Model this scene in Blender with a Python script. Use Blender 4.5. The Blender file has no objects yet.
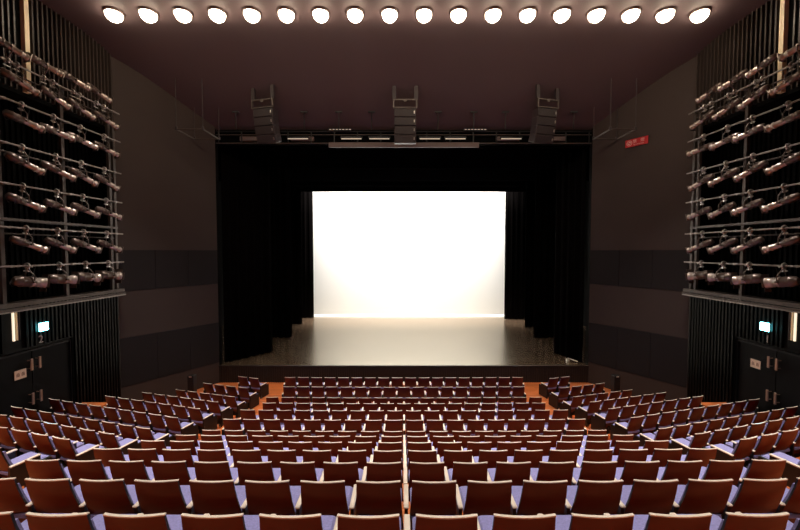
import bpy, math, random
from mathutils import Vector, Matrix
random.seed(7)
S = bpy.context.scene
COL = S.collection
H = 5.85                      # camera eye height above the flat front floor
R = math.radians

# ---------------------------------------------------------------- materials
def lin(c):
    return tuple(((v/255)/12.92 if v/255 <= .04045 else ((v/255+.055)/1.055)**2.4) for v in c)

def mat(name, rgb, rough=.5, metal=0., spec=.5, noise=None, bump=None, sheen=0., coat=0.):
    """procedural principled material; noise=(scale xyz, amount) modulates the colour, bump=(scale, strength)"""
    m = bpy.data.materials.new(name); m.use_nodes = True
    nt = m.node_tree; b = nt.nodes['Principled BSDF']
    c = lin(rgb)
    b.inputs['Base Color'].default_value = (*c, 1)
    b.inputs['Roughness'].default_value = rough
    b.inputs['Metallic'].default_value = metal
    b.inputs['Specular IOR Level'].default_value = spec
    b.inputs['Sheen Weight'].default_value = sheen
    b.inputs['Coat Weight'].default_value = coat
    tc = nt.nodes.new('ShaderNodeTexCoord')
    if noise:
        mp = nt.nodes.new('ShaderNodeMapping'); mp.inputs['Scale'].default_value = noise[0]
        nz = nt.nodes.new('ShaderNodeTexNoise'); nz.inputs['Scale'].default_value = 1; nz.inputs['Detail'].default_value = 4
        rp = nt.nodes.new('ShaderNodeValToRGB')
        a = noise[1]
        rp.color_ramp.elements[0].color = (*[v*(1-a) for v in c], 1); rp.color_ramp.elements[0].position = .3
        rp.color_ramp.elements[1].color = (*[min(1, v*(1+a)) for v in c], 1); rp.color_ramp.elements[1].position = .7
        nt.links.new(tc.outputs['Object'], mp.inputs['Vector']); nt.links.new(mp.outputs['Vector'], nz.inputs['Vector'])
        nt.links.new(nz.outputs['Fac'], rp.inputs['Fac']); nt.links.new(rp.outputs['Color'], b.inputs['Base Color'])
    if bump:
        nb = nt.nodes.new('ShaderNodeTexNoise'); nb.inputs['Scale'].default_value = bump[0]; nb.inputs['Detail'].default_value = 3
        bp = nt.nodes.new('ShaderNodeBump'); bp.inputs['Strength'].default_value = bump[1]; bp.inputs['Distance'].default_value = .01
        nt.links.new(tc.outputs['Object'], nb.inputs['Vector']); nt.links.new(nb.outputs['Fac'], bp.inputs['Height'])
        nt.links.new(bp.outputs['Normal'], b.inputs['Normal'])
    return m

def plank_mat(name, rgb, rough, sx, sy, gap=.6, spec=.5, vary=.18):
    """wooden boards: brick texture in object coordinates"""
    m = mat(name, rgb, rough, spec=spec); nt = m.node_tree; b = nt.nodes['Principled BSDF']; c = lin(rgb)
    tc = nt.nodes.new('ShaderNodeTexCoord'); mp = nt.nodes.new('ShaderNodeMapping')
    br = nt.nodes.new('ShaderNodeTexBrick'); br.inputs['Scale'].default_value = 1
    br.inputs['Brick Width'].default_value = sx; br.inputs['Row Height'].default_value = sy
    br.inputs['Mortar Size'].default_value = .006; br.inputs['Mortar Smooth'].default_value = .3
    br.inputs['Color1'].default_value = (*[v*(1-vary) for v in c], 1); br.inputs['Color2'].default_value = (*[min(1, v*(1+vary)) for v in c], 1)
    br.inputs['Mortar'].default_value = (*[v*gap for v in c], 1)
    nz = nt.nodes.new('ShaderNodeTexNoise'); nz.inputs['Scale'].default_value = 3; nz.inputs['Detail'].default_value = 6
    mp2 = nt.nodes.new('ShaderNodeMapping'); mp2.inputs['Scale'].default_value = (1.2, 9, 4)
    mx = nt.nodes.new('ShaderNodeMix'); mx.data_type = 'RGBA'; mx.blend_type = 'MULTIPLY'; mx.inputs['Factor'].default_value = .5
    rp = nt.nodes.new('ShaderNodeValToRGB'); rp.color_ramp.elements[0].color = (.55, .5, .48, 1); rp.color_ramp.elements[1].color = (1.25, 1.25, 1.25, 1)
    nt.links.new(tc.outputs['Object'], mp.inputs['Vector']); nt.links.new(mp.outputs['Vector'], br.inputs['Vector'])
    nt.links.new(tc.outputs['Object'], mp2.inputs['Vector']); nt.links.new(mp2.outputs['Vector'], nz.inputs['Vector'])
    nt.links.new(nz.outputs['Fac'], rp.inputs['Fac'])
    nt.links.new(br.outputs['Color'], mx.inputs['A']); nt.links.new(rp.outputs['Color'], mx.inputs['B'])
    nt.links.new(mx.outputs['Result'], b.inputs['Base Color'])
    return m

def emit(name, rgb, strength):
    m = bpy.data.materials.new(name); m.use_nodes = True; nt = m.node_tree
    b = nt.nodes['Principled BSDF']; b.inputs['Base Color'].default_value = (*lin(rgb), 1)
    b.inputs['Emission Color'].default_value = (*lin(rgb), 1); b.inputs['Emission Strength'].default_value = strength
    return m

M = dict(
    shell=mat('cherry_veneer', (94, 20, 14), .34, spec=.45, noise=((3, 3, 30), .14)),
    edge=mat('pale_beech_edge', (236, 220, 204), .28, noise=((30, 4, 4), .08)),
    fabric=mat('lavender_fabric', (142, 138, 192), .9, sheen=.2, noise=((60, 60, 60), .16), bump=(300, .2)),
    sidep=mat('dark_seat_panel', (15, 11, 10), .5, noise=((4, 4, 20), .15)),
    steel=mat('black_steel', (22, 21, 22), .45, metal=.3),
    floor=plank_mat('orange_wood_boards', (206, 112, 58), .42, 1.6, .12),
    stagefloor=plank_mat('brown_stage_boards', (92, 73, 57), .25, 2.4, 1.15, gap=1.7, spec=1.0, vary=.05),
    stagefront=mat('dark_stage_front', (24, 18, 17), .55, noise=((30, 2, 2), .2)),
    ceiling=mat('plum_grey_ceiling', (82, 65, 67), .75, noise=((.3, .3, .3), .06)),
    wall=mat('brown_grey_panel', (66, 56, 53), .8, spec=.2, noise=((.5, .5, .5), .06)),
    wallband=mat('charcoal_panel', (37, 33, 34), .75, spec=.2, noise=((.5, .5, .5), .06)),
    slat=mat('dark_bronze_slats', (56, 47, 43), .42, noise=((6, 6, .4), .12)),
    slatlow=mat('black_gloss_slats', (7, 7, 7), .35, spec=.14, noise=((6, 6, .4), .15)),
    void=mat('matt_black', (4, 4, 4), .9, spec=.1),
    curtain=mat('black_velour', (7, 5, 5), .98, spec=.03, sheen=.0, noise=((14, 14, .3), .2)),
    border=mat('black_serge', (8, 7, 8), .98, spec=.03, noise=((.2, .2, 5), .25)),
    cyc=mat('white_cyclorama', (244, 242, 238), .9, spec=.1),
    catchstrip=mat('white_catching_strip', (250, 250, 248), .6),
    rig=mat('brown_grey_rig_steel', (80, 70, 65), .45, metal=.4, noise=((3, 3, 3), .12)),
    pipe=mat('grey_pipe', (146, 136, 130), .3, metal=.6),
    lantern=mat('lantern_aluminium', (178, 164, 156), .24, metal=.5, coat=.5, noise=((8, 8, 8), .1)),
    lanternd=mat('lantern_dark_housing', (84, 70, 64), .28, metal=.4, coat=.3, noise=((8, 8, 8), .12)),
    clamp=mat('clamp_metal', (210, 202, 196), .3, metal=.8),
    cable=mat('black_cable', (20, 18, 18), .6),
    post=mat('cream_post', (246, 226, 190), .45, noise=((2, 2, 2), .05)),
    spk=mat('speaker_black', (50, 39, 41), .55, noise=((4, 4, 4), .1)),
    spkf=mat('speaker_grille', (42, 31, 33), .6, bump=(200, .5)),
    bar=mat('mauve_grey_bar', (96, 76, 74), .5),
    red=mat('red_sign', (196, 22, 34), .5),
    signw=mat('sign_pink_white', (232, 178, 172), .6),
    plaque=mat('cream_plaque', (226, 196, 172), .5),
    ink=mat('brown_ink', (120, 62, 46), .6),
    numeral=mat('grey_numeral', (150, 132, 128), .4, metal=.3),
    handle=mat('brushed_handle', (186, 150, 128), .3, metal=.7),
    door=mat('black_door', (5, 4, 4), .6, spec=.15, noise=((1, 1, 5), .1)),
    exitbox=mat('exit_sign_box', (150, 170, 170), .5),
    lampglow=emit('lamp_glow', (255, 236, 205), 38),
    exitglow=emit('exit_glow', (96, 220, 232), 60),
    tube=emit('dim_tube', (214, 196, 176), .5),
    dots=emit('dim_dots', (200, 186, 170), .35),
    glowstrip=emit('glowing_strip', (255, 236, 205), 1.1),
    trim=mat('lamp_trim', (120, 100, 95), .5),
)

# ---------------------------------------------------------------- mesh builder
class MB:
    def __init__(s): s.v = []; s.f = []; s.mi = []; s.cur = 0; s.smooth = []
    def add(s, vs, fs, smooth=False):
        n = len(s.v); s.v += [tuple(p) for p in vs]
        s.f += [tuple(i+n for i in f) for f in fs]; s.mi += [s.cur]*len(fs); s.smooth += [smooth]*len(fs)
    def box(s, x0, x1, y0, y1, z0, z1, mtx=None, c=0.):
        """box with optional chamfered vertical-plane edges (c)"""
        if c <= 0:
            vs = [(x, y, z) for x in (x0, x1) for y in (y0, y1) for z in (z0, z1)]
            fs = [(0, 1, 3, 2), (4, 6, 7, 5), (0, 4, 5, 1), (2, 3, 7, 6), (0, 2, 6, 4), (1, 5, 7, 3)]
        else:
            lo = [(x0+c, y0), (x1-c, y0), (x1, y0+c), (x1, y1-c), (x1-c, y1), (x0+c, y1), (x0, y1-c), (x0, y0+c)]
            cx, cy = (x0+x1)/2, (y0+y1)/2
            def sh(k): return [(cx+(px-cx)*(1-2*k/(x1-x0)), cy+(py-cy)*(1-2*k/(y1-y0))) for px, py in lo]
            rings = [(sh(c), z0), (lo, z0+c), (lo, z1-c), (sh(c), z1)]
            vs = [(px, py, z) for r, z in rings for px, py in r]
            fs = [tuple(range(7, -1, -1)), tuple(range(24, 32))]
            for k in range(3):
                for i in range(8):
                    j = (i+1) % 8; fs.append((k*8+i, k*8+j, k*8+8+j, k*8+8+i))
        if mtx: vs = [mtx @ Vector(p) for p in vs]
        s.add(vs, fs)
    def tube(s, a, b, r, n=8, r2=None, cap=True):
        a = Vector(a); b = Vector(b); d = (b-a).normalized(); r2 = r if r2 is None else r2
        u = d.orthogonal().normalized(); w = d.cross(u)
        vs = []
        for p, rr in ((a, r), (b, r2)):
            vs += [p+(u*math.cos(2*math.pi*i/n)+w*math.sin(2*math.pi*i/n))*rr for i in range(n)]
        fs = [(i, (i+1) % n, n+(i+1) % n, n+i) for i in range(n)]
        s.add(vs, fs, True)
        if cap: s.add(vs, [tuple(range(n-1, -1, -1)), tuple(range(n, 2*n))])
    def path(s, pts, r, n=6):
        for a, b in zip(pts, pts[1:]): s.tube(a, b, r, n)
    def lathe(s, a, d, prof, n=12):
        """prof = [(distance along d, radius)...]"""
        a = Vector(a); d = Vector(d).normalized(); u = d.orthogonal().normalized(); w = d.cross(u); m = len(prof)
        vs = [a+d*t+(u*math.cos(2*math.pi*i/n)+w*math.sin(2*math.pi*i/n))*r for t, r in prof for i in range(n)]
        fs = [(k*n+i, k*n+(i+1) % n, (k+1)*n+(i+1) % n, (k+1)*n+i) for k in range(m-1) for i in range(n)]
        s.add(vs, fs, True)
        s.add(vs, [tuple(range(n-1, -1, -1)), tuple(range((m-1)*n, m*n))])
    def prism(s, pts, z0, z1):
        n = len(pts); vs = [(x, y, z0) for x, y in pts]+[(x, y, z1) for x, y in pts]
        s.add(vs, [tuple(range(n-1, -1, -1)), tuple(range(n, 2*n))]+[(i, (i+1) % n, n+(i+1) % n, n+i) for i in range(n)])
    def build(s, name, mats, parent=None, loc=None):
        me = bpy.data.meshes.new(name); me.from_pydata(s.v, [], s.f)
        if not isinstance(mats, (list, tuple)): mats = [mats]
        for m in mats: me.materials.append(m)
        for p, i, sm in zip(me.polygons, s.mi, s.smooth): p.material_index = i; p.use_smooth = sm
        import bmesh
        bm = bmesh.new(); bm.from_mesh(me); bmesh.ops.recalc_face_normals(bm, faces=bm.faces); bm.to_mesh(me); bm.free()
        o = bpy.data.objects.new(name, me); COL.objects.link(o)
        if parent: o.parent = parent
        if loc: o.location = loc
        return o

def tag(o, label=None, cat=None, group=None, kind=None):
    if label: o['label'] = label
    if cat: o['category'] = cat
    if group: o['group'] = group
    if kind: o['kind'] = kind
    return o
def empty(name, loc=(0, 0, 0), rz=0.):
    o = bpy.data.objects.new(name, None); COL.objects.link(o); o.location = loc; o.rotation_euler = (0, 0, rz); o.empty_display_size = .1
    return o
def copy_tree(o, parent=None):
    c = o.copy(); COL.objects.link(c); c.parent = parent
    for ch in [x for x in o.children]: copy_tree(ch, c)
    return c
def structure(o): o['kind'] = 'structure'; return o
def text_mesh(name, body, size, m, parent, loc, rot, extrude=.004, align='CENTER'):
    cu = bpy.data.curves.new(name, 'FONT'); cu.body = body; cu.size = size; cu.extrude = extrude; cu.align_x = align; cu.align_y = 'CENTER'
    t = bpy.data.objects.new(name, cu); COL.objects.link(t)
    me = bpy.data.meshes.new_from_object(t)
    bpy.data.objects.remove(t)
    me.materials.clear(); me.materials.append(m)
    o = bpy.data.objects.new(name, me); COL.objects.link(o); o.parent = parent; o.location = loc; o.rotation_euler = rot
    return o
ORD = ['first', 'second', 'third', 'fourth', 'fifth', 'sixth', 'seventh', 'eighth', 'ninth', 'tenth', 'eleventh', 'twelfth', 'thirteenth',
       'fourteenth', 'fifteenth', 'sixteenth', 'seventeenth', 'eighteenth']

# ---------------------------------------------------------------- levels of the raked floor
ROWY = [2.40+.985*k for k in range(13)]                      # centre block, nearest row first
ROWZ = [3.21, 2.81, 2.41, 2.01, 1.61, 1.21, .82, .62, .43, .22, 0, 0, 0]
TA = math.tan(R(15.2)); XE = 5.92
SIDE = dict(A=(14.2, 0.0, 2), B=(13.2, 0.0, 4), C=(12.2, .08, 5), D=(11.1, .36, 6), E=(10.1, .59, 7), F=(9.1, .80, 9), G=(8.1, 1.01, 9),
            H=(7.1, 1.40, 7), I=(6.15, 1.79, 4), J=(5.1, 2.22, 1))

# floor: flat front slab, centre steps, side steps, cross aisles
f = MB()
f.box(-10.2, 10.2, 11.2, 16.05, -.3, 0)
f.box(-12.5, 12.5, -4.2, 13.0, -.3, -.02)
XC = 5.62
for k, (y, z) in enumerate(zip(ROWY, ROWZ)):
    if z <= 0: continue
    y0, y1 = y-.12, y+.865
    xe = XC if k >= 4 else 10.2
    if k == 3: xe = XC
    f.box(-xe, xe, y0, y1, -.02, z)
    if k >= 1 and k <= 6:                                   # half steps in the two aisles
        for s in (-1, 1):
            xs = sorted((s*4.82, s*XC)); zz = (z+ROWZ[k-1])/2
            f.box(xs[0], xs[1], y0+.0, y0+.42, z, zz)
for k in range(1, 7):                                        # rows behind the camera
    z = 3.21+.4*k; y = 2.4-.985*k
    f.box(-10.2, 10.2, y-.12, y+.865, -.02, z)
names = 'ABCDEFGHIJ'
for i, n in enumerate(names):
    y, z, c = SIDE[n]
    if z < .05: continue
    yf = SIDE[names[i-1]][0]
    x1 = 10.2 if i >= 5 else {2: 8.5, 3: 8.7, 4: 9.3}[i]
    for s in (-1, 1):
        pts = [(s*XC, y-.13+TA*(XC-XE)), (s*x1, y-.13+TA*(x1-XE)), (s*x1, yf-.13+TA*(x1-XE)), (s*XC, yf-.13+TA*(XC-XE))]
        f.prism(pts if s > 0 else pts[::-1], -.02, z)
for s in (-1, 1):                                            # landing by each side door
    f.prism([(s*9.3, 10.6), (s*10.2, 10.8), (s*10.2, 11.35), (s*9.3, 11.35)], -.02, 1.08)
    f.box(*sorted((s*XC, s*10.2)), 4.25, 5.25, -.02, 2.3)
structure(f.build('floor', M['floor']))

# ---------------------------------------------------------------- auditorium shell
CZ = 12.8
CX, CY = 10.2, 12.95          # corner between slatted side wall and splayed wall
PX, PY = 8.2, 16.05           # proscenium corner
c = MB()
zf = 11.12
def ceil_z(y):
    k = (CZ-zf)/(PY+.2-CY); a, b3 = CY-1.4, CY+1.4
    if y <= a: return CZ
    if y >= b3: return CZ-(y-CY)*k
    return CZ-k*(y-a)**2/(2*(b3-a))
c.box(-12, 12, -4.2, CY-1.4, CZ, CZ+.3)
ys = [CY-1.4+2.8*q/14 for q in range(15)]+[PY+.2]
vs = [(x, y, ceil_z(y)+h) for h in (0, .3) for y in ys for x in (-12, 12)]; n_ = len(ys)*2
c.add(vs, [(2*q, 2*q+1, 2*q+3, 2*q+2) for q in range(len(ys)-1)], True)
c.add(vs, [(n_+2*q, n_+2*q+2, n_+2*q+3, n_+2*q+1) for q in range(len(ys)-1)]+[(n_-2, n_-1, 2*n_-1, 2*n_-2)])
structure(c.build('ceiling', M['ceiling']))
b = MB(); b.box(-12, 12, -4.5, -4.2, -.3, CZ+.3); structure(b.build('wall_back', M['wallband']))

for s, side in ((-1, 'left'), (1, 'right')):
    # slatted side wall: plain below 4.4, recess and slats coloured black for the shade behind the lanterns, bronze slats above
    w = MB()
    def bx(x0, x1, *a): xs = sorted((s*x0, s*x1)); w.box(xs[0], xs[1], *a)
    w.cur = 1
    bx(10.2, 10.5, -4.2, CY, 10.1, CZ)
    w.cur = 2
    bx(10.2, 10.5, -4.2, 9.0, -.3, 4.42); bx(10.2, 10.5, 11.1, CY, -.3, 4.42); bx(10.2, 10.5, 9.0, 11.1, 3.18, 4.42); bx(10.42, 10.5, 9.0, 11.1, -.3, 3.18)
    w.cur = 1
    bx(11.0, 11.2, -4.2, CY, 4.42, 10.1); bx(10.2, 11.0, -4.2, CY, 4.30, 4.42); bx(10.2, 11.2, -4.2, CY, 10.0, 10.1); bx(10.2, 11.2, 12.85, CY, 4.42, 10.1)
    w.cur = 0
    y = 10.17
    while y < CY-.05:
        bx(10.12, 10.2, y, y+.045, 10.1, CZ); y += .14
    y = 9.72
    while y > -4:
        bx(10.15, 10.2, y, y+.04, 10.1, CZ); y -= .14
    w.cur = 2
    y = 6.0
    while y < CY-.05:
        if not (8.93 < y < 11.13): bx(10.14, 10.2, y, y+.06, 0.0, 4.40)
        elif not 9.2 < y < 9.65: bx(10.14, 10.2, y, y+.06, 3.25, 4.40)
        y += .12
    w.cur = 1
    y = 8.2
    while y < 12.8:
        bx(10.94, 11.0, y, y+.06, 4.5, 10.0); y += .15
    structure(w.build('wall_'+side, [M['slat'], M['void'], M['slatlow']]))
    # splayed wall: alternating bands, panel seams
    w = MB()
    d = Vector((PX-CX, PY-CY, 0)); L = d.length; d.normalize(); nrm = Vector((-d.y, d.x, 0))*-1  # outward for +x side
    def wb(t0, t1, z0, z1, off, th):
        p0 = Vector((CX, CY, 0))+d*t0; p1 = Vector((CX, CY, 0))+d*t1
        n = Vector((d.y, -d.x, 0))                            # points away from the room on the right side
        q = [p0-n*off, p1-n*off, p1+n*th, p0+n*th]
        pts = [(s*v.x, v.y) for v in q]
        w.prism(pts, z0, z1)
    bands = [(-.3, .92, 0), (.92, 2.70, 1), (2.70, 4.40, 0), (4.40, 5.89, 1), (5.89, CZ+.1, 0)]
    for z0, z1, k in bands:
        w.cur = k
        t = 0.
        while t < L-.01:
            step = L/3 if k else L
            wb(t+(.006 if k else 0), t+step-(.006 if k else 0), z0+(.006 if k else 0), z1-(.006 if k else 0), .012 if k else 0, .25)
            t += step
    w.cur = 0; wb(0, L, -.3, CZ+.1, -.05, .3)
    structure(w.build('wall_%s_front' % side, [M['wall'], M['wallband']]))
    # thin pale corner bead
    t = MB(); t.box(*sorted((s*(CX-.03), s*(CX+.0))), CY-.04, CY, 0.0, 4.4); structure(t.build('trim_%d' % (1 if s < 0 else 2), M['rig']))
    # cream post up the slatted wall and the pale strips by the door head, the first one glowing
    t = MB(); t.box(*sorted((s*10.08, s*10.2)), 9.93, 10.05, 10.1, CZ); o = structure(t.build('trim_%d' % (3 if s < 0 else 4), M['post']))
    for q, (yy, wd) in enumerate(((9.42, .035), (9.51, .02), (9.57, .015))):
        t = MB(); t.box(*sorted((s*10.16, s*10.2)), yy, yy+wd, 3.5, 4.32); structure(t.build('trim_%d' % ((5 if s < 0 else 8)+q), M['glowstrip'] if q < 1 else M['post'] if q < 2 else M['rig']))
    # double door
    dn = 2 if s < 0 else 1
    dr = MB(); dr.box(*sorted((s*10.22, s*10.36)), 9.0, 9.03, .86, 3.15); dr.box(*sorted((s*10.22, s*10.36)), 11.07, 11.1, .86, 3.15); dr.box(*sorted((s*10.22, s*10.36)), 9.03, 11.07, 3.1, 3.15)
    droot = structure(dr.build('door_%d' % dn, M['steel']))
    for y0, y1, hy in ((9.04, 9.94, 9.84), (9.96, 11.06, 10.06)):
        lf = MB(); lf.box(*sorted((s*10.26, s*10.32)), y0, y1, .88, 3.09)
        lo = lf.build('door_leaf', M['door'], droot)
        for z0, z1 in ((2.6, 2.92), (1.66, 1.98)):
            hd = MB(); hd.box(*sorted((s*10.12, s*10.16)), hy-.04, hy+.02, z0, z1, c=.008)
            hd.tube((s*10.14, hy-.01, z0+.05), (s*10.27, hy-.01, z0+.05), .012); hd.tube((s*10.14, hy-.01, z1-.05), (s*10.27, hy-.01, z1-.05), .012)
            hd.build('door_handle', M['handle'], lo)
    # exit sign, numeral, plaque
    e = empty('exit_sign', (s*10.14, 10.16, 3.73)); tag(e, 'glowing cyan white exit sign above the %s side door' % side, 'exit sign')
    m = MB(); m.box(*sorted((0, s*-.02)), -.13, .13, -.12, .12); m.build('sign_box', M['exitbox'], e)
    m = MB(); m.box(*sorted((s*-.02, s*-.05)), -.115, .115, -.105, .105); m.build('sign_face', M['exitglow'], e)
    e = empty('door_number', (s*10.13, 10.09, 3.385))
    rot = (R(90), 0, R(90)) if s < 0 else (R(90), 0, R(-90))
    text_mesh('numeral', '2' if s < 0 else '1', .3, M['numeral'], e, (0, 0, 0), rot)
    tag(e, 'grey numeral %s above the %s side door, below the exit sign' % ('two' if s < 0 else 'one', side), 'door number')
    e = empty('door_plaque', (s*10.25, 9.62 if s < 0 else 10.52, 2.56)); tag(e, 'small cream plaque with brown writing on the %s side door' % side, 'sign')
    m = MB(); m.box(*sorted((0, s*-.015)), -.15, .15, -.12, .12); m.build('plate', M['plaque'], e)
    m = MB()
    for yc in (-.065, .065):
        for a in ((-.035, .035, .03, .042), (-.035, .035, -.005, .006), (-.04, .04, -.045, -.034), (-.006, .006, -.04, .05), (-.036, -.026, -.04, .02), (.026, .036, -.04, .02)):
            m.box(*sorted((s*-.015, s*-.018)), yc+a[0], yc+a[1], a[2], a[3])
    m.build('lettering', M['ink'], e)

# red no-smoking sign on the right splayed wall
ang = math.atan2(PY-CY, PX-CX)
e = empty('no_smoking_sign', (9.155, 14.52, 10.13)); dd = Vector((CX-PX, CY-PY, 0)).normalized()
e.rotation_euler = (0, 0, math.atan2(dd.y, dd.x))            # local +x runs along the wall, to the right as seen; local -y faces the room
tag(e, 'red no smoking sign with pale symbol high on the right wall', 'sign')
m = MB(); m.box(-.41, .41, -.03, .0, -.145, .145); m.build('plate', M['red'], e)
m = MB(); m.lathe((-.26, -.03, 0), (0, -1, 0), [(0, .105), (.006, .105)], 24); m.build('disc', M['signw'], e)
m = MB()
m.lathe((-.26, -.036, 0), (0, -1, 0), [(0, .085), (.003, .085)], 24)
pr = m.build('prohibition_ring', M['red'], e)
m = MB(); m.lathe((-.26, -.039, 0), (0, -1, 0), [(0, .062), (.002, .062)], 24); m.build('disc', M['signw'], e)
m = MB(); m.box(-.085, .085, -.046, -.041, -.012, .012, Matrix.Translation((-.26, 0, 0)) @ Matrix.Rotation(R(45), 4, 'Y')); m.build('slash', M['red'], e)
m = MB(); m.box(-.04, .045, -.0415, -.0405, -.01, .008, Matrix.Translation((-.26, 0, 0))); m.build('cigarette', M['ink'], e)
text_mesh('lettering', '\u7981', .15, M['signw'], e, (-.06, -.034, .03), (R(90), 0, 0), .003)
text_mesh('lettering', '\u7159', .15, M['signw'], e, (.22, -.034, .03), (R(90), 0, 0), .003)
text_mesh('small_lettering', 'NO SMOKING', .06, M['signw'], e, (.08, -.034, -.09), (R(90), 0, 0), .003)

# ---------------------------------------------------------------- stage
SZ = .75
m = MB(); m.box(-12.3, 12.3, PY+.05, 29.6, SZ-.12, SZ); M['stagefloor'].node_tree.nodes['Principled BSDF'].inputs['Coat Weight'].default_value = .45
M['stagefloor'].node_tree.nodes['Principled BSDF'].inputs['Coat Roughness'].default_value = .22
M['stagefloor'].node_tree.nodes['Principled BSDF'].inputs['IOR'].default_value = 2.3
M['stagefloor'].node_tree.nodes['Principled BSDF'].inputs['Specular Tint'].default_value = (1, .91, .72, 1)
structure(m.build('floor_stage', M['stagefloor']))
m = MB()
m.box(-PX-.3, PX+.3, PY, PY+.06, -.2, SZ)
m.box(-PX-.3, PX+.3, PY-.03, PY+.06, SZ-.045, SZ+.002)
x = -PX
while x < PX: m.box(x, x+.05, PY-.018, PY, 0, SZ-.045); x += .1
structure(m.build('wall_stage_front', M['stagefront']))
m = MB(); m.box(-12.6, -12.3, PY, 29.9, -.2, 13.5); m.box(12.3, 12.6, PY, 29.9, -.2, 13.5); m.box(-12.6, 12.6, 29.6, 29.9, -.2, 13.5)
m.box(-12.6, 12.6, PY+.2, 29.9, 13.5, 13.8); m.box(-12.6, 12.6, PY+.25, PY+.45, 11.12, 13.5)
m.box(-12.6, -PX-.02, PY+.05, PY+.3, -.2, 13.5); m.box(PX+.02, 12.6, PY+.05, PY+.3, -.2, 13.5)
structure(m.build('wall_stage', M['void']))

cy = empty('cyclorama', (.5, 28.48, SZ)); tag(cy, 'huge white cyclorama screen glowing at the back of the stage', 'screen')
m = MB(); m.box(-7.55, 7.55, 0, .03, 0, 10.6); m.build('cloth', M['cyc'], cy)
m = MB(); m.add([(-7.5, -.02, .13), (7.5, -.02, .13), (7.5, -.09, .0), (-7.5, -.09, 0), (-7.5, -.01, .0), (7.5, -.01, 0)], [(0, 1, 2, 3), (0, 4, 5, 1), (3, 2, 5, 4), (0, 3, 4), (1, 5, 2)]); m.build('light_catching_strip', M['catchstrip'], cy)  # white strip added, tilted up to catch the overhead light as a bright line

def curtain(pts, z0, z1, wave=.05, per=.38):
    """hanging folded cloth along a plan polyline, with thickness"""
    mb = MB(); P = [Vector((*p, 0)) for p in pts]; line = []
    for a, b2 in zip(P, P[1:]):
        n = max(2, int((b2-a).length/.05)); d = (b2-a).normalized(); nn = Vector((-d.y, d.x, 0))
        for i in range(n+1):
            q = a+(b2-a)*i/n; ph = (b2-a).length*i/n/per*2*math.pi
            line.append((q, nn, ph))
    zs = [z0, z0+(z1-z0)*.33, z0+(z1-z0)*.66, z1]; vs = []; n = len(line)
    for side in (0, 1):
        for z in zs:
            for q, nn, ph in line:
                w = wave*(math.sin(ph)+.4*math.sin(ph*2.3+1.3))*(1.0-.15*(z-z0)/(z1-z0))
                p = q+nn*(w+(.012 if side else -.012)); vs.append((p.x, p.y, z))
    fs = []; hN = len(zs)*n
    for side in (0, 1):
        for k in range(len(zs)-1):
            for i in range(n-1):
                a = side*hN+k*n+i; fs.append((a, a+1, a+n+1, a+n))
    for k in range(len(zs)-1):
        for i in (0, n-1):
            a = k*n+i; fs.append((a, a+n, a+n+hN, a+hN))
    for k in (0, len(zs)-1):
        for i in range(n-1):
            a = k*n+i; fs.append((a, a+1, a+1+hN, a+hN))
    mb.add(vs, fs, True); return mb
legs = [('left', [(-8.15, 16.45), (-6.6, 18.26)], 'nearest the auditorium, standing at an angle'), ('left', [(-8.6, 21.25), (-6.55, 21.25)], 'second back from the front'),
        ('left', [(-9.4, 25.0), (-7.0, 25.0)], 'third back from the front, narrow in view'), ('left', [(-10, 27.6), (-6.83, 27.6)], 'deepest, touching the white screen edge'),
        ('right', [(8.15, 16.45), (7.5, 18.0)], 'nearest the auditorium, standing at an angle'), ('right', [(9.9, 21.2), (7.62, 21.2)], 'second back from the front'),
        ('right', [(10, 24.0), (8.0, 24.0)], 'third back from the front, narrow in view'), ('right', [(10, 27.0), (7.5, 27.0)], 'deepest, touching the white screen edge')]
for side, pts, d in legs:
    o = curtain(pts, SZ+.03, 10.45 if pts[0][1] < 17 else 12.6).build('stage_curtain', M['curtain'])
    tag(o, 'tall black %s side stage curtain, %s' % (side, d), 'curtain', 'black side curtains')
for i, (y, z) in enumerate(((16.56, 10.47), (19.3, 10.16), (22.4, 10.12), (24.6, 10.20), (26.1, 10.06))):
    m = MB(); m.box(-11.5, 11.5, y, y+.05, z, 13.2); m.tube((-11.5, y+.025, z+.03), (11.5, y+.025, z+.03), .04)
    tag(m.build('stage_border', M['border']), 'wide black overhead stage border cloth, %s from the auditorium' % ORD[i], 'curtain', 'black overhead borders')
# small white spike marks and lens piece on stage
m = MB(); m.path([(7.95, 16.5, SZ+.05), (7.6, 16.75, SZ+.14)], .022); m.box(7.55, 7.65, 16.7, 16.8, SZ, SZ+.1)
tag(m.build('stage_lamp', M['clamp']), 'small metal floor fitting at the right front corner of the stage', 'floor lamp')

# ---------------------------------------------------------------- lighting bridge at the proscenium
br = empty('lighting_bridge', (0, 16.0, 10.5)); tag(br, 'dark overhead lighting bridge spanning the proscenium top', 'lighting bridge')
m = MB(); m.tube((-8.1, -.05, 0), (8.1, -.05, 0), .025); m.tube((-8.1, -.05, .36), (8.1, -.05, .36), .02); m.build('rail', M['rig'], br)
m = MB(); m.tube((-8.1, -.05, .50), (8.1, -.05, .50), .03); m.build('rail', M['steel'], br)
m = MB()
x = -8.0
while x <= 8.01:
    m.box(x-.02, x+.02, -.07, -.03, 0, .5); x += 1.0
m.build('strut', M['steel'], br)
m = MB(); m.box(-8.15, 8.15, .12, .17, -.02, .62); m.build('back_panel', M['void'], br)
for x0, x1 in ((-7.1, -5.4), (-4.9, -3.9), (4.0, 5.0), (5.6, 7.0)):
    m = MB(); m.box(x0, x1, -.02, .1, .12, .3, c=.01); m.build('equipment_tray', M['bar'], br)
m = MB(); m.box(-3.2, 3.2, -.1, -.02, 0, .21, c=.01)
for xx in (-3.0, -1, 1, 3.0): m.tube((xx, -.04, .2), (xx, .15, .24), .015)
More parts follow.
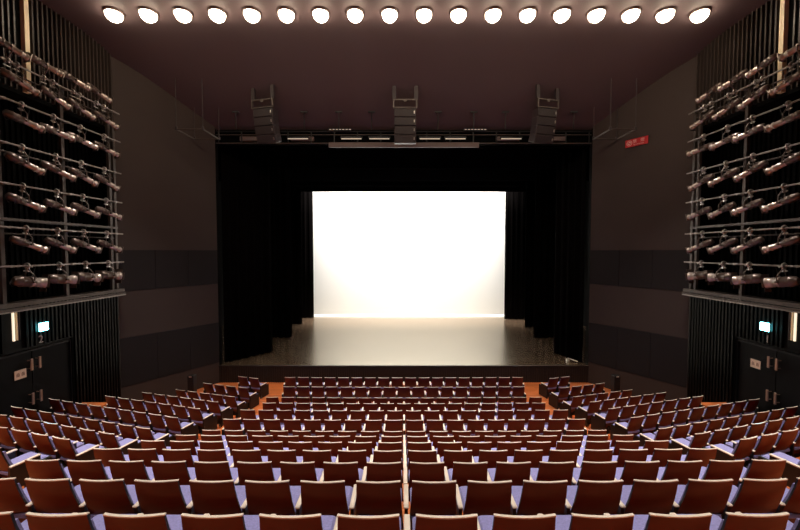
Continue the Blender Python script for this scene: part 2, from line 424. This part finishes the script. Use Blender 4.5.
o = m.build('front_bar', M['bar'], None, (0, 15.8, 10.26)); tag(o, 'long mauve grey bar hanging below the lighting bridge', 'bar')
tags = ['leftmost', 'second from left', 'third from left', 'just right of the centre speaker', 'fifth from left', 'rightmost']
for i, xx in enumerate((-4.55, -2.25, -1.05, 1.12, 2.22, 4.62)):
    e = empty('strip_light', (xx, 15.88, 10.67)); tag(e, 'dim pale strip light under the lighting bridge, %s' % tags[i], 'strip light', 'strip lights on the bridge')
    m = MB(); m.box(-.47, .47, -.02, .045, .03, .1); m.build('housing', M['steel'], e)
    m = MB(); m.tube((-.43, 0, 0), (.43, 0, 0), .024); m.build('tube', M['tube'], e)
for xx, sd in ((-2.75, 'left'), (3.05, 'right')):
    e = empty('dotted_indicator', (xx, 15.86, 11.05)); tag(e, 'short row of tiny pale lights at the bridge top, %s' % sd, 'indicator lights')
    m = MB(); m.box(-.48, .48, -.01, .09, -.03, .03); m.build('housing', M['steel'], e)
    for k in range(7):
        q = MB(); q.box(-.44+k*.14, -.36+k*.14, -.02, -.01, -.012, .02); q.build('lamp', M['dots'], e)
for i, uu in enumerate((239, 306, 340, 372, 437, 472, 503, 570)):
    xx = (uu-403.6)/365*15.4
    e = empty('ceiling_hanger', (xx, 15.3, ceil_z(15.3))); tag(e, 'thin dark rod hanger above the lighting bridge, %s from the left' % ORD[i], 'hanger', 'rods above the bridge')
    m = MB(); m.tube((0, 0, 0), (0, 0, -.72), .02, 6); m.build('rod', M['steel'], e)
    m = MB(); m.box(-.14, .14, -.05, .05, -.05, 0); m.build('bracket', M['steel'], e)

# line-array speakers
def line_array(x, rz, lean, label):
    y = 14.2; e = empty('line_array_speaker', (x, y, ceil_z(y)), rz); tag(e, label, 'loudspeaker')
    top = -(ceil_z(y)-11.66)
    for sx in (-.42, .42):
        m = MB(); m.box(sx-.07, sx+.07, .0, .1, top, .0); m.build('strap', M['spk'], e)
    m = MB(); m.box(-.46, .46, -.03, .03, top-.05, top, c=.005); m.box(-.46, .46, -.03, .03, top-.34, top-.30, c=.005)
    for sx in (-.44, .44): m.box(sx-.025, sx+.025, -.035, .05, top-.34, top)
    m.box(-.06, .06, -.04, 0, top-.12, top-.04)
    m.build('flying_frame', M['rig'], e)
    z = top-.35; yy = 0.
    for k in range(4):
        t = R(lean*(k+.5)); mx = Matrix.Translation((0, yy, z)) @ Matrix.Rotation(t, 4, 'X')
        cab = MB(); cab.box(-.42, .42, -.0, .42, -.31, 0, mx, c=.015); cab.box(-.40, -.38, -.012, 0, -.30, -.01, mx); cab.box(.38, .40, -.012, 0, -.30, -.01, mx)
        cb = cab.build('cabinet', M['spk'], e)
        g = MB(); g.box(-.37, .37, -.01, .0, -.29, -.02, mx); g.build('grille', M['spkf'], cb)
        g = MB(); g.box(.33, .37, -.02, -.01, -.2, -.1, mx); g.build('badge', M['clamp'], cb)
        z -= .325*math.cos(t); yy += .325*math.sin(t)
line_array(.05, 0, 2.5, 'dark line array loudspeaker hung above the centre of the stage front')
line_array(-5.42, R(-14), 6, 'dark line array loudspeaker hung above the left part of the stage front')
line_array(5.52, R(14), 6, 'dark line array loudspeaker hung above the right part of the stage front')

# hanging pipe frames
for s, x0, x1, lb in ((-1, -8.55, -7.55, 'left'), (1, 7.75, 8.7, 'right')):
    e = empty('hanging_frame', ((x0+x1)/2, 14.5, 10.42)); tag(e, 'rectangular pipe frame hanging on rods near the %s wall' % lb, 'pipe frame')
    hx = (x1-x0)/2
    m = MB(); m.path([(-hx, -.6, 0), (hx, -.6, 0), (hx, .6, 0), (-hx, .6, 0), (-hx, -.6, 0)], .028, 8); m.build('frame', M['rig'], e)
    for px in (-hx, hx):
        for py in (-.6, .6):
            m = MB(); m.tube((px, py, 0), (px, py, ceil_z(14.5+py)-10.42), .016, 6); m.box(px-.04, px+.04, py-.04, py+.04, -.03, .1, c=.01); m.build('rod', M['spk'], e)

# ---------------------------------------------------------------- house lights
LY = 10.9
def house_light(i, x, y, label):
    e = empty('ceiling_spotlight', (x, y, CZ)); 
    if label: tag(e, label, 'ceiling light', 'glowing row of ceiling spotlights')
    m = MB(); m.lathe((0, 0, 0), (0, 0, -1), [(0, .25), (.05, .25), (.06, .2)], 20); m.build('trim_ring', M['trim'], e)
    m = MB(); m.lathe((0, 0, -.055), (0, 0, -1), [(0, .22), (.06, .215), (.13, .18), (.18, .12), (.205, .05), (.21, .01)], 20); m.build('lamp', M['lampglow'], e)
    return e
e0 = house_light(0, -8.45, LY, 'glowing ceiling spotlight, leftmost of the row of eighteen')
for i in range(1, 18):
    c2 = copy_tree(e0); c2.location.x = -8.45+i*1.0035
    c2['label'] = 'glowing ceiling spotlight, rightmost of the row of eighteen' if i == 17 else 'glowing ceiling spotlight, %s from the left in the row of eighteen' % ORD[i]
def spot(x, y, z, tx, ty, tz, power, size, blend=.6, col=(1, .91, .81), rad=.12):
    l = bpy.data.lights.new('spot', 'SPOT'); l.energy = power; l.spot_size = R(size); l.spot_blend = blend; l.color = col; l.shadow_soft_size = rad
    o = bpy.data.objects.new('spot', l); COL.objects.link(o); o.location = (x, y, z)
    o.rotation_euler = (Vector((tx, ty, tz))-Vector((x, y, z))).to_track_quat('-Z', 'Y').to_euler(); return o
SP = 1.0
for i in range(9):
    x = -8.0+i*2
    spot(x, LY, CZ-.3, x*.97, LY-.8, 0, 1050*SP, 72)
for y, pw in ((5.2, 800), (.8, 640)):
    for x in (-8, -4.8, -1.6, 1.6, 4.8, 8):
        spot(x, y, CZ-.05, x, y+.1, 0, pw*SP*(1.4 if abs(x) > 7 else .8), 66 if y > 2 else 78)

# cyclorama and stage lights, hung out of sight behind the borders
def area(x, y, z, tx, ty, tz, sx, sy, power, col, spread=100):
    l = bpy.data.lights.new('area', 'AREA'); l.shape = 'RECTANGLE'; l.size = sx; l.size_y = sy; l.energy = power; l.color = col; l.spread = R(spread)
    o = bpy.data.objects.new('area', l); COL.objects.link(o); o.location = (x, y, z)
    o.rotation_euler = (Vector((tx, ty, tz))-Vector((x, y, z))).to_track_quat('-Z', 'Y').to_euler(); return o
area(.5, 26.75, 12.7, .5, 28.48, 5.0, 14, .7, 2500, (1, .975, .92), 120)
area(.5, 26.5, 13.0, .5, 28.48, 1.0, 14, .7, 560, (1, .975, .93), 50)
area(0, 20.6, 12.6, 0, 19.5, 0, 12, .6, 90, (1, .9, .78), 110)

# ---------------------------------------------------------------- lantern ladders on the side walls
PIPES = [10.55, 9.60, 8.52, 7.52, 6.44, 5.465]
CLY = [9.45, 10.38, 11.22, 12.05]
def lantern(kind, tilt, inward):
    """hangs from a pipe at the origin; points to +y and slightly inward (+x), nose down by tilt degrees"""
    e = empty('stage_lantern')
    t = R(tilt); dz = -.42 if kind != 'up' else .34
    d = Vector((math.sin(R(inward))*math.cos(t), math.cos(R(inward))*math.cos(t), -math.sin(t)))
    c = Vector((.06, 0, dz)); sd = Vector((d.y, -d.x, 0)).normalized(); up = sd.cross(d)
    if kind in ('long', 'up'):
        m = MB(); m.lathe(c-d*.41, d, [(0, .05), (.03, .085), (.12, .095), (.14, .105), (.17, .105), (.19, .095), (.23, .095), (.25, .105), (.28, .105), (.3, .09), (.38, .088), (.40, .07)], 12)
        m.build('housing', M['lanternd'], e)
        m = MB(); m.lathe(c-d*.03, d, [(0, .072), (.02, .078), (.24, .078), (.25, .092), (.28, .092), (.29, .078), (.36, .078), (.37, .096), (.42, .098)], 12)
        m.build('lens_tube', M['lantern'], e)
        m = MB(); q = c+d*.40; m.box(-.11, .11, -.012, .012, -.11, .11, Matrix.Translation(q) @ d.to_track_quat('Y', 'Z').to_matrix().to_4x4())
        m.build('colour_frame', M['lanternd'], e)
        yr = .115
    else:
        m = MB(); m.lathe(c-d*.36, d, [(0, .08), (.05, .125), (.12, .135), (.14, .145), (.17, .145), (.19, .135), (.36, .135)], 14)
        m.build('housing', M['lanternd'], e)
        m = MB(); m.lathe(c, d, [(0, .138), (.05, .145), (.06, .128), (.26, .128), (.27, .145), (.31, .145)], 14)
        m.build('lens_tube', M['lantern'], e)
        m = MB(); q = c+d*.30
        Q = Matrix.Translation(q) @ d.to_track_quat('Y', 'Z').to_matrix().to_4x4()
        for a in ((-.2, -.13, .0, .01, -.12, .12), (.13, .2, .0, .01, -.12, .12), (-.12, .12, 0, .01, .14, .24), (-.12, .12, 0, .01, -.24, -.14)): m.box(*a, Q)
        m.build('barn_doors', M['lanternd'], e)
        yr = .17
    top = Vector((.0, 0, -.08)) if kind != 'up' else Vector((0, 0, .06))
    m = MB(); a = c+sd*yr; b2 = c-sd*yr; k = Vector((0, 0, .16 if kind != 'up' else -.12))
    m.path([a, a+k, top+sd*.03, top-sd*.03, b2+k, b2], .014, 6); m.tube(a-sd*.03, a+sd*.03, .03, 8); m.tube(b2-sd*.03, b2+sd*.03, .03, 8)
    m.build('yoke', M['lanternd'], e)
    m = MB(); pts = [(.065*math.cos(R(q2)), 0, .065*math.sin(R(q2))) for q2 in range(-60, 241, 50)]
    m.path(pts, .022, 6); m.box(-.035, .035, -.03, .03, -.16, -.05, c=.006) if kind != 'up' else m.tube((0, 0, .05), top, .02, 8); m.tube((.05, 0, -.01), (.13, 0, -.03), .016, 6); m.tube((0, -.09, -.13), (0, .07, -.13), .016, 6)
    m.build('hook_clamp', M['clamp'], e)
    m = MB(); p = c-d*.38; m.path([p, p+Vector((0, -.05, -.06)), p+Vector((-.05, .05, -.16 if kind != 'up' else .05)), Vector((-.06, .2, dz*.6)), Vector((-.04, .26, .0))], .009, 5)
    m.build('power_cable', M['cable'], e)
    return e
def flipx(e):
    """mirror of a lantern for the right-hand ladder (new meshes with mirrored vertices)"""
    r = e.copy(); COL.objects.link(r)
    for ch in e.children:
        c2 = ch.copy(); me = ch.data.copy()
        for v in me.vertices: v.co.x = -v.co.x
        me.flip_normals(); c2.data = me; COL.objects.link(c2); c2.parent = r
    return r
PROTO = {}
rows = [('up', 14, 12, 0), ('long', 19, 12, 0), ('long', 13, 15, 1), ('long', 22, 14, 2), ('long', 19, 12, 3), ('long', 22, 12, 4), ('short', 9, 14, 5)]
rown = ['standing on the top pipe', 'hanging from the top pipe', 'on the second pipe down', 'on the third pipe down', 'on the fourth pipe down', 'on the fifth pipe down', 'on the lowest pipe']
pos = ['nearest the camera', 'second from the camera', 'third from the camera', 'nearest the stage']
for s, side in ((-1, 'left'), (1, 'right')):
    fr = empty('lighting_ladder', (s*9.9, 10.7, 4.4)); tag(fr, 'tall steel frame of posts and pipes on the %s wall' % side, 'lighting frame')
    for y, xx in ((-1.62, .12), (.10, .12), (1.80, .12), (2.0, .12)):
        m = MB(); m.box(*sorted((s*xx-.045, s*xx+.045)), y-.05, y+.05, 0, (6.2 if abs(y) < .2 else 6.1), c=.006); m.build('post', M['rig'], fr)
    for z in PIPES:
        m = MB(); m.tube((-s*.1, -6.5, z-4.4), (-s*.1, 2.05, z-4.4), .024, 10)
        for y in (-1.62, .10, 1.80): m.box(*sorted((s*-.12, s*.1)), y-.03, y+.03, z-4.43, z-4.37)
        m.build('pipe', M['pipe'], fr)
    for z in (PIPES[0]-.16, PIPES[2]-.17, PIPES[4]-.15):
        m = MB(); m.tube((s*.12, -6.5, z-4.4), (s*.12, 1.95, z-4.4), .022, 8); m.build('back_pipe', M['rig'], fr)
    m = MB(); m.box(*sorted((s*-.02, s*.2)), -6.5, 1.95, PIPES[4]+.17-4.4, PIPES[4]+.24-4.4); m.build('shelf', M['rig'], fr)
    m = MB(); m.box(*sorted((s*-.04, s*.28)), -6.5, 2.15, .02, .13); m.box(*sorted((s*-.08, s*-.04)), -6.5, 2.15, -.06, .0); m.build('beam', M['rig'], fr)
    m = MB(); m.box(*sorted((s*-.08, s*.0)), -6.5, 2.15, -.10, -.07); m.build('edge_rail', M['pipe'], fr)
    for ri, (kind, tilt, inw, pi) in enumerate(rows):
        if s < 0: base = lantern(kind, tilt, inw); PROTO[ri] = base
        else: base = flipx(PROTO[ri])
        for k, y in enumerate(CLY):
            o = base if k == 0 else copy_tree(base)
            if s < 0 and k == 0: pass
            o.location = (s*9.8, y+random.uniform(-.04, .04)+(-.25 if kind == 'up' else 0), PIPES[pi])
            o.rotation_euler = (0, 0, 0)
            if k: o.rotation_euler = (random.uniform(-.05, .07), 0, -s*random.uniform(-.1, .16))
            lab = '%s metal stage lantern %s, %s wall, %s' % ('short fat' if kind == 'short' else 'long', rown[ri], side, pos[k])
            tag(o, lab, 'stage lantern', 'lanterns on the %s wall' % side)

# ---------------------------------------------------------------- seats
def seat_parts(side_arms=(-1,), end=0):
    P = []
    hw0, hw1 = .2025, .228
    NX, NZ = 8, 7
    def shell(m, x_in, y_add0, y_add1, zt, zb, bow=.022):
        rows_ = []
        for side in (0, 1):
            for j in range(NZ):
                q = j/(NZ-1); z = zt+(zb-zt)*q; s_ = (.85-z)/.5
                yb = .16*max(0, s_)**1.35
                hw = hw0+(hw1-hw0)*s_-x_in
                for i in range(NX):
                    x = hw*(2*i/(NX-1)-1); y = yb-bow*(1-(x/hw)**2)+(y_add1 if side else y_add0)
                    rows_.append((x, y, z))
        fs = []; h = NX*NZ
        for sd in (0, 1):
            for j in range(NZ-1):
                for i in range(NX-1):
                    a = sd*h+j*NX+i; fs.append((a, a+1, a+NX+1, a+NX))
        m.add(rows_, fs, True)
        fs = []
        for j in range(NZ-1):
            for i in (0, NX-1): a = j*NX+i; fs.append((a, a+NX, a+NX+h, a+h))
        if NZ > 2 and zb < .3: m.cur = 1
        m.add(rows_, fs); m.cur = 0; fs = []
        for j in (0, NZ-1):
            for i in range(NX-1): a = j*NX+i; fs.append((a, a+1, a+1+h, a+h))
        m.add(rows_, fs)
    m = MB(); shell(m, 0, 0, .018, .844, .21); P.append(('backrest', m, [M['shell'], M['sidep']]))
    m = MB(); shell(m, -.003, -.001, .020, .853, .844); P.append(('top_edge', m, M['edge']))
    m = MB(); shell(m, .030, .020, .06, .76, .44, .018); P.append(('back_cushion', m, M['fabric']))
    m = MB(); m.box(-.215, .215, .10, .575, .36, .445, c=.025); P.append(('seat_cushion', m, M['fabric']))
    for s in side_arms:
        m = MB(); m.box(s*.26-.024, s*.26+.024, .07, .43, .528, .550, c=.006); P.append(('armrest', m, M['edge']))
        m = MB(); x = s*.26
        if end == s:
            m.prism([(x-.022, .06), (x+.022, .06), (x+.022, .56), (x-.022, .56)], .03, .44); m.prism([(x-.022, .06), (x+.022, .06), (x+.022, .42), (x-.022, .42)], .44, .528)
        else: m.box(x-.016, x+.016, .09, .40, .0, .528)
        P.append(('side_panel', m, M['sidep']))
    m = MB(); m.box(-.03, .03, .18, .40, 0, .37); m.box(-.09, .09, .16, .42, 0, .02); P.append(('pedestal', m, M['steel']))
    return P
def make_seat(**k):
    e = empty('auditorium_seat')
    for n, m, mt in seat_parts(**k): m.build(n, mt, e)
    return e
protos = {'mid': make_seat(side_arms=(-1,)), 'left': make_seat(side_arms=(-1,), end=-1), 'right': make_seat(side_arms=(-1, 1), end=1)}
used = set()
def seat(kind, x, y, z, rz, label, group):
    if kind in used: o = copy_tree(protos[kind])
    else: o = protos[kind]; used.add(kind)
    o.location = (x, y, z); o.rotation_euler = (0, 0, rz); o.scale = (1.02 if rz == 0 else 1, 1, 1)
    tag(o, label, 'seat', group)
far = []                                                     # placements of the farthest seats
for k in range(13):
    n = 17 if k in (9, 11) else 18
    js = [i-(n-1)/2 for i in range(n)]
    if k == 0: js = [j for j in js if abs(j) < 6]
    if k == 1: js = [j for j in js if abs(j) < 8]
    for j in js:
        kind = 'left' if j == -(n-1)/2 else 'right' if j == (n-1)/2 else 'mid'
        x = j*.531; bowy = .0008*j*j
        if k == 12: far.append((kind, x, ROWY[k]+bowy, 0, 0)); continue
        if j == 0: wh = 'exactly in the middle'
        else: wh = '%s %s of the centre line' % (ORD[int(abs(j)-.01)], 'left' if j < 0 else 'right')
        seat(kind, x, ROWY[k]+bowy, ROWZ[k], 0, 'maroon seat, central block, %s row from camera, %s' % (ORD[k], wh), 'maroon seats of the central block')
ca, sa = math.cos(R(15.2)), math.sin(R(15.2))
for i, nme in enumerate(names):
    y, z, cnt = SIDE[nme]
    for s, side in ((-1, 'left'), (1, 'right')):
        for q in range(cnt):
            x = s*(XE+q*.52*ca); yy = y+q*.52*sa
            kind = 'mid'
            if q == 0: kind = 'right' if s < 0 else 'left'
            elif q == cnt-1 and s > 0: kind = 'right'
            if i < 2: far.append((kind, x, yy, z, s*R(15.2))); continue
            lb = 'maroon theatre seat, %s side block, %s row from the stage, %s' % (side, ORD[i], ORD[q]+' seat from the aisle')
            seat(kind, x, yy, z, s*R(15.2), lb, 'maroon seats of the %s side block' % side)
# the farthest, smallest seats: nearest the stage, one object
fm = MB(); mats = []
for kind, x, y, z, rz in far:
    mx = Matrix.Translation((x, y, z)) @ Matrix.Rotation(rz, 4, 'Z') @ Matrix.Diagonal((1.02 if rz == 0 else 1, 1, 1, 1))
    for n, m, mt in seat_parts(**({'mid': {}, 'left': dict(end=-1), 'right': dict(side_arms=(-1, 1), end=1)}[kind])):
        mts = mt if isinstance(mt, list) else [mt]
        for q in mts:
            if q not in mats: mats.append(q)
        off = len(fm.v); fm.v += [tuple(mx @ Vector(p)) for p in m.v]; fm.f += [tuple(a+off for a in f2) for f2 in m.f]
        fm.mi += [mats.index(mts[q]) for q in m.mi]; fm.smooth += m.smooth
o = fm.build('front_row_seats', mats); tag(o, 'distant small maroon seats of the front rows below the stage', 'seat', kind='stuff')

# narrow dark boxes at the outer ends of the front side rows
for s, side in ((-1, 'left'), (1, 'right')):
    e = empty('floor_box', (s*8.2, 13.95, 0)); tag(e, 'narrow upright dark box standing by the %s wall beside the front rows' % side, 'box')
    m = MB(); m.box(-.12, .12, -.12, .12, 0, 1.05, c=.012); m.build('body', M['sidep'], e)
    m = MB(); m.box(-.05, .05, -.128, -.12, 1.0, 1.05); m.build('plate', M['clamp'], e)

# ---------------------------------------------------------------- world, camera, view
w = bpy.data.worlds.new('world'); S.world = w; w.use_nodes = True
w.node_tree.nodes['Background'].inputs['Color'].default_value = (.0, .0, .0, 1)
cam = bpy.data.cameras.new('camera'); co = bpy.data.objects.new('camera', cam); COL.objects.link(co)
cam.sensor_width = 36; cam.lens = 36*365/800; cam.shift_x = -3.1/800; cam.clip_end = 100
co.location = (-.03, 0, H); co.rotation_euler = (R(90)-math.atan(14/365), 0, 0)
S.camera = co
S.view_settings.view_transform = 'Standard'; S.view_settings.look = 'None'; S.view_settings.gamma = 1; S.view_settings.exposure = 0
S.view_settings.use_curve_mapping = False
S.cycles.max_bounces = 5; S.cycles.diffuse_bounces = 3; S.cycles.glossy_bounces = 3
S.cycles.use_denoising = True; S.cycles.sample_clamp_indirect = 6
